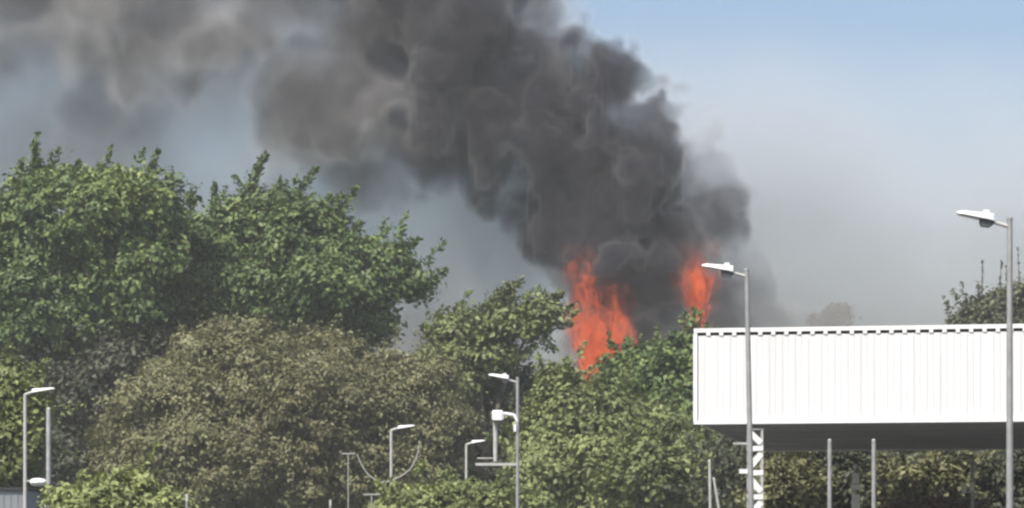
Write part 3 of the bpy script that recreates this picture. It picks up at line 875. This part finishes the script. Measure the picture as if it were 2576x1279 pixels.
def mat_smoke():
    m = bpy.data.materials.new('smoke')
    m.use_nodes = True
    t = m.node_tree
    for n in list(t.nodes): t.nodes.remove(n)
    out = t.nodes.new('ShaderNodeOutputMaterial')
    pv = t.nodes.new('ShaderNodeVolumePrincipled')
    pv.inputs['Color'].default_value = (0.42, 0.42, 0.435, 1)
    pv.inputs['Density'].default_value = 1.0
    pv.inputs['Density Attribute'].default_value = 'density'
    pv.inputs['Anisotropy'].default_value = 0.0
    da = t.nodes.new('ShaderNodeAttribute'); da.attribute_name = 'density'
    rp = t.nodes.new('ShaderNodeValToRGB')      # thin drifting smoke is pale ash, the dense billows are sooty
    e = rp.color_ramp.elements
    e[0].position = 0.07; e[0].color = (0.90, 0.87, 0.85, 1)
    e[1].position = 0.55; e[1].color = (0.07, 0.071, 0.092, 1)
    k_ = e.new(0.2); k_.color = (0.27, 0.262, 0.268, 1)
    t.links.new(da.outputs['Fac'], rp.inputs[0]); t.links.new(rp.outputs[0], pv.inputs['Color'])
    t.links.new(pv.outputs[0], out.inputs['Volume'])
    return m
M['smoke'] = mat_smoke()

def volume_object(name, values, mn, mxp, dims, mat):
    """a cloud of sample points whose density attribute is turned into a volume grid"""
    me = bpy.data.meshes.new(name)
    me.vertices.add(len(values))
    a = me.attributes.new('dens', 'FLOAT', 'POINT')
    a.data.foreach_set('value', values)
    me.materials.append(mat)
    o = bpy.data.objects.new(name, me)
    C.objects.link(o)
    ng = bpy.data.node_groups.new(name + '_grid', 'GeometryNodeTree')
    ng.interface.new_socket('Geometry', in_out='INPUT', socket_type='NodeSocketGeometry')
    ng.interface.new_socket('Geometry', in_out='OUTPUT', socket_type='NodeSocketGeometry')
    N, Lk = ng.nodes.new, ng.links.new
    gi, go = N('NodeGroupInput'), N('NodeGroupOutput')
    vc = N('GeometryNodeVolumeCube')
    vc.inputs['Min'].default_value = tuple(map(float, mn)); vc.inputs['Max'].default_value = tuple(map(float, mxp))
    for i, ax in enumerate('XYZ'): vc.inputs['Resolution ' + ax].default_value = int(dims[i])
    pos = N('GeometryNodeInputPosition')
    sx = N('ShaderNodeSeparateXYZ'); Lk(pos.outputs[0], sx.inputs[0])
    idx = []
    for i in range(3):
        mr = N('ShaderNodeMapRange'); mr.clamp = True
        mr.inputs['From Min'].default_value = float(mn[i]); mr.inputs['From Max'].default_value = float(mxp[i])
        mr.inputs['To Min'].default_value = 0.0; mr.inputs['To Max'].default_value = float(dims[i] - 1)
        Lk(sx.outputs[i], mr.inputs[0])
        fi = N('FunctionNodeFloatToInt'); fi.rounding_mode = 'ROUND'
        Lk(mr.outputs[0], fi.inputs[0])
        idx.append(fi.outputs[0])
    def im(op, a_, b_):
        n = N('FunctionNodeIntegerMath'); n.operation = op
        for j, v in enumerate((a_, b_)):
            if isinstance(v, int): n.inputs[j].default_value = v
            else: Lk(v, n.inputs[j])
        return n.outputs[0]
    lin = im('ADD', im('MULTIPLY', im('ADD', im('MULTIPLY', idx[0], int(dims[1])), idx[1]), int(dims[2])), idx[2])
    na = N('GeometryNodeInputNamedAttribute'); na.data_type = 'FLOAT'; na.inputs[0].default_value = 'dens'
    si = N('GeometryNodeSampleIndex'); si.data_type = 'FLOAT'; si.domain = 'POINT'
    Lk(gi.outputs[0], si.inputs['Geometry']); Lk(na.outputs[0], si.inputs['Value']); Lk(lin, si.inputs['Index'])
    Lk(si.outputs[0], vc.inputs['Density'])
    sm = N('GeometryNodeSetMaterial'); sm.inputs['Material'].default_value = mat
    Lk(vc.outputs[0], sm.inputs[0]); Lk(sm.outputs[0], go.inputs[0])
    md = o.modifiers.new('grid', 'NODES'); md.node_group = ng
    return o
sm = volume_object('smoke', den, mn, mxp, dims, M['smoke'])
prop(sm, 'dark grey smoke plume billowing up from the fires and drifting left', 'smoke', kind='stuff')

# ------------------------------------------------------------------ haze: even air over the whole place
hz = bpy.data.materials.new('haze')
hz.use_nodes = True
t = hz.node_tree
for n in list(t.nodes): t.nodes.remove(n)
out = t.nodes.new('ShaderNodeOutputMaterial')
pv = t.nodes.new('ShaderNodeVolumePrincipled')
pv.inputs['Color'].default_value = (0.93, 0.94, 0.95, 1)
pv.inputs['Density'].default_value = 0.00045
pv.inputs['Density Attribute'].default_value = ''
t.links.new(pv.outputs[0], out.inputs['Volume'])
o = MB().box(-720, 720, -120, 1420, -1.0, 46.0).build('haze', hz)
prop(o, 'thin pale haze in the air over the whole place', kind='stuff')
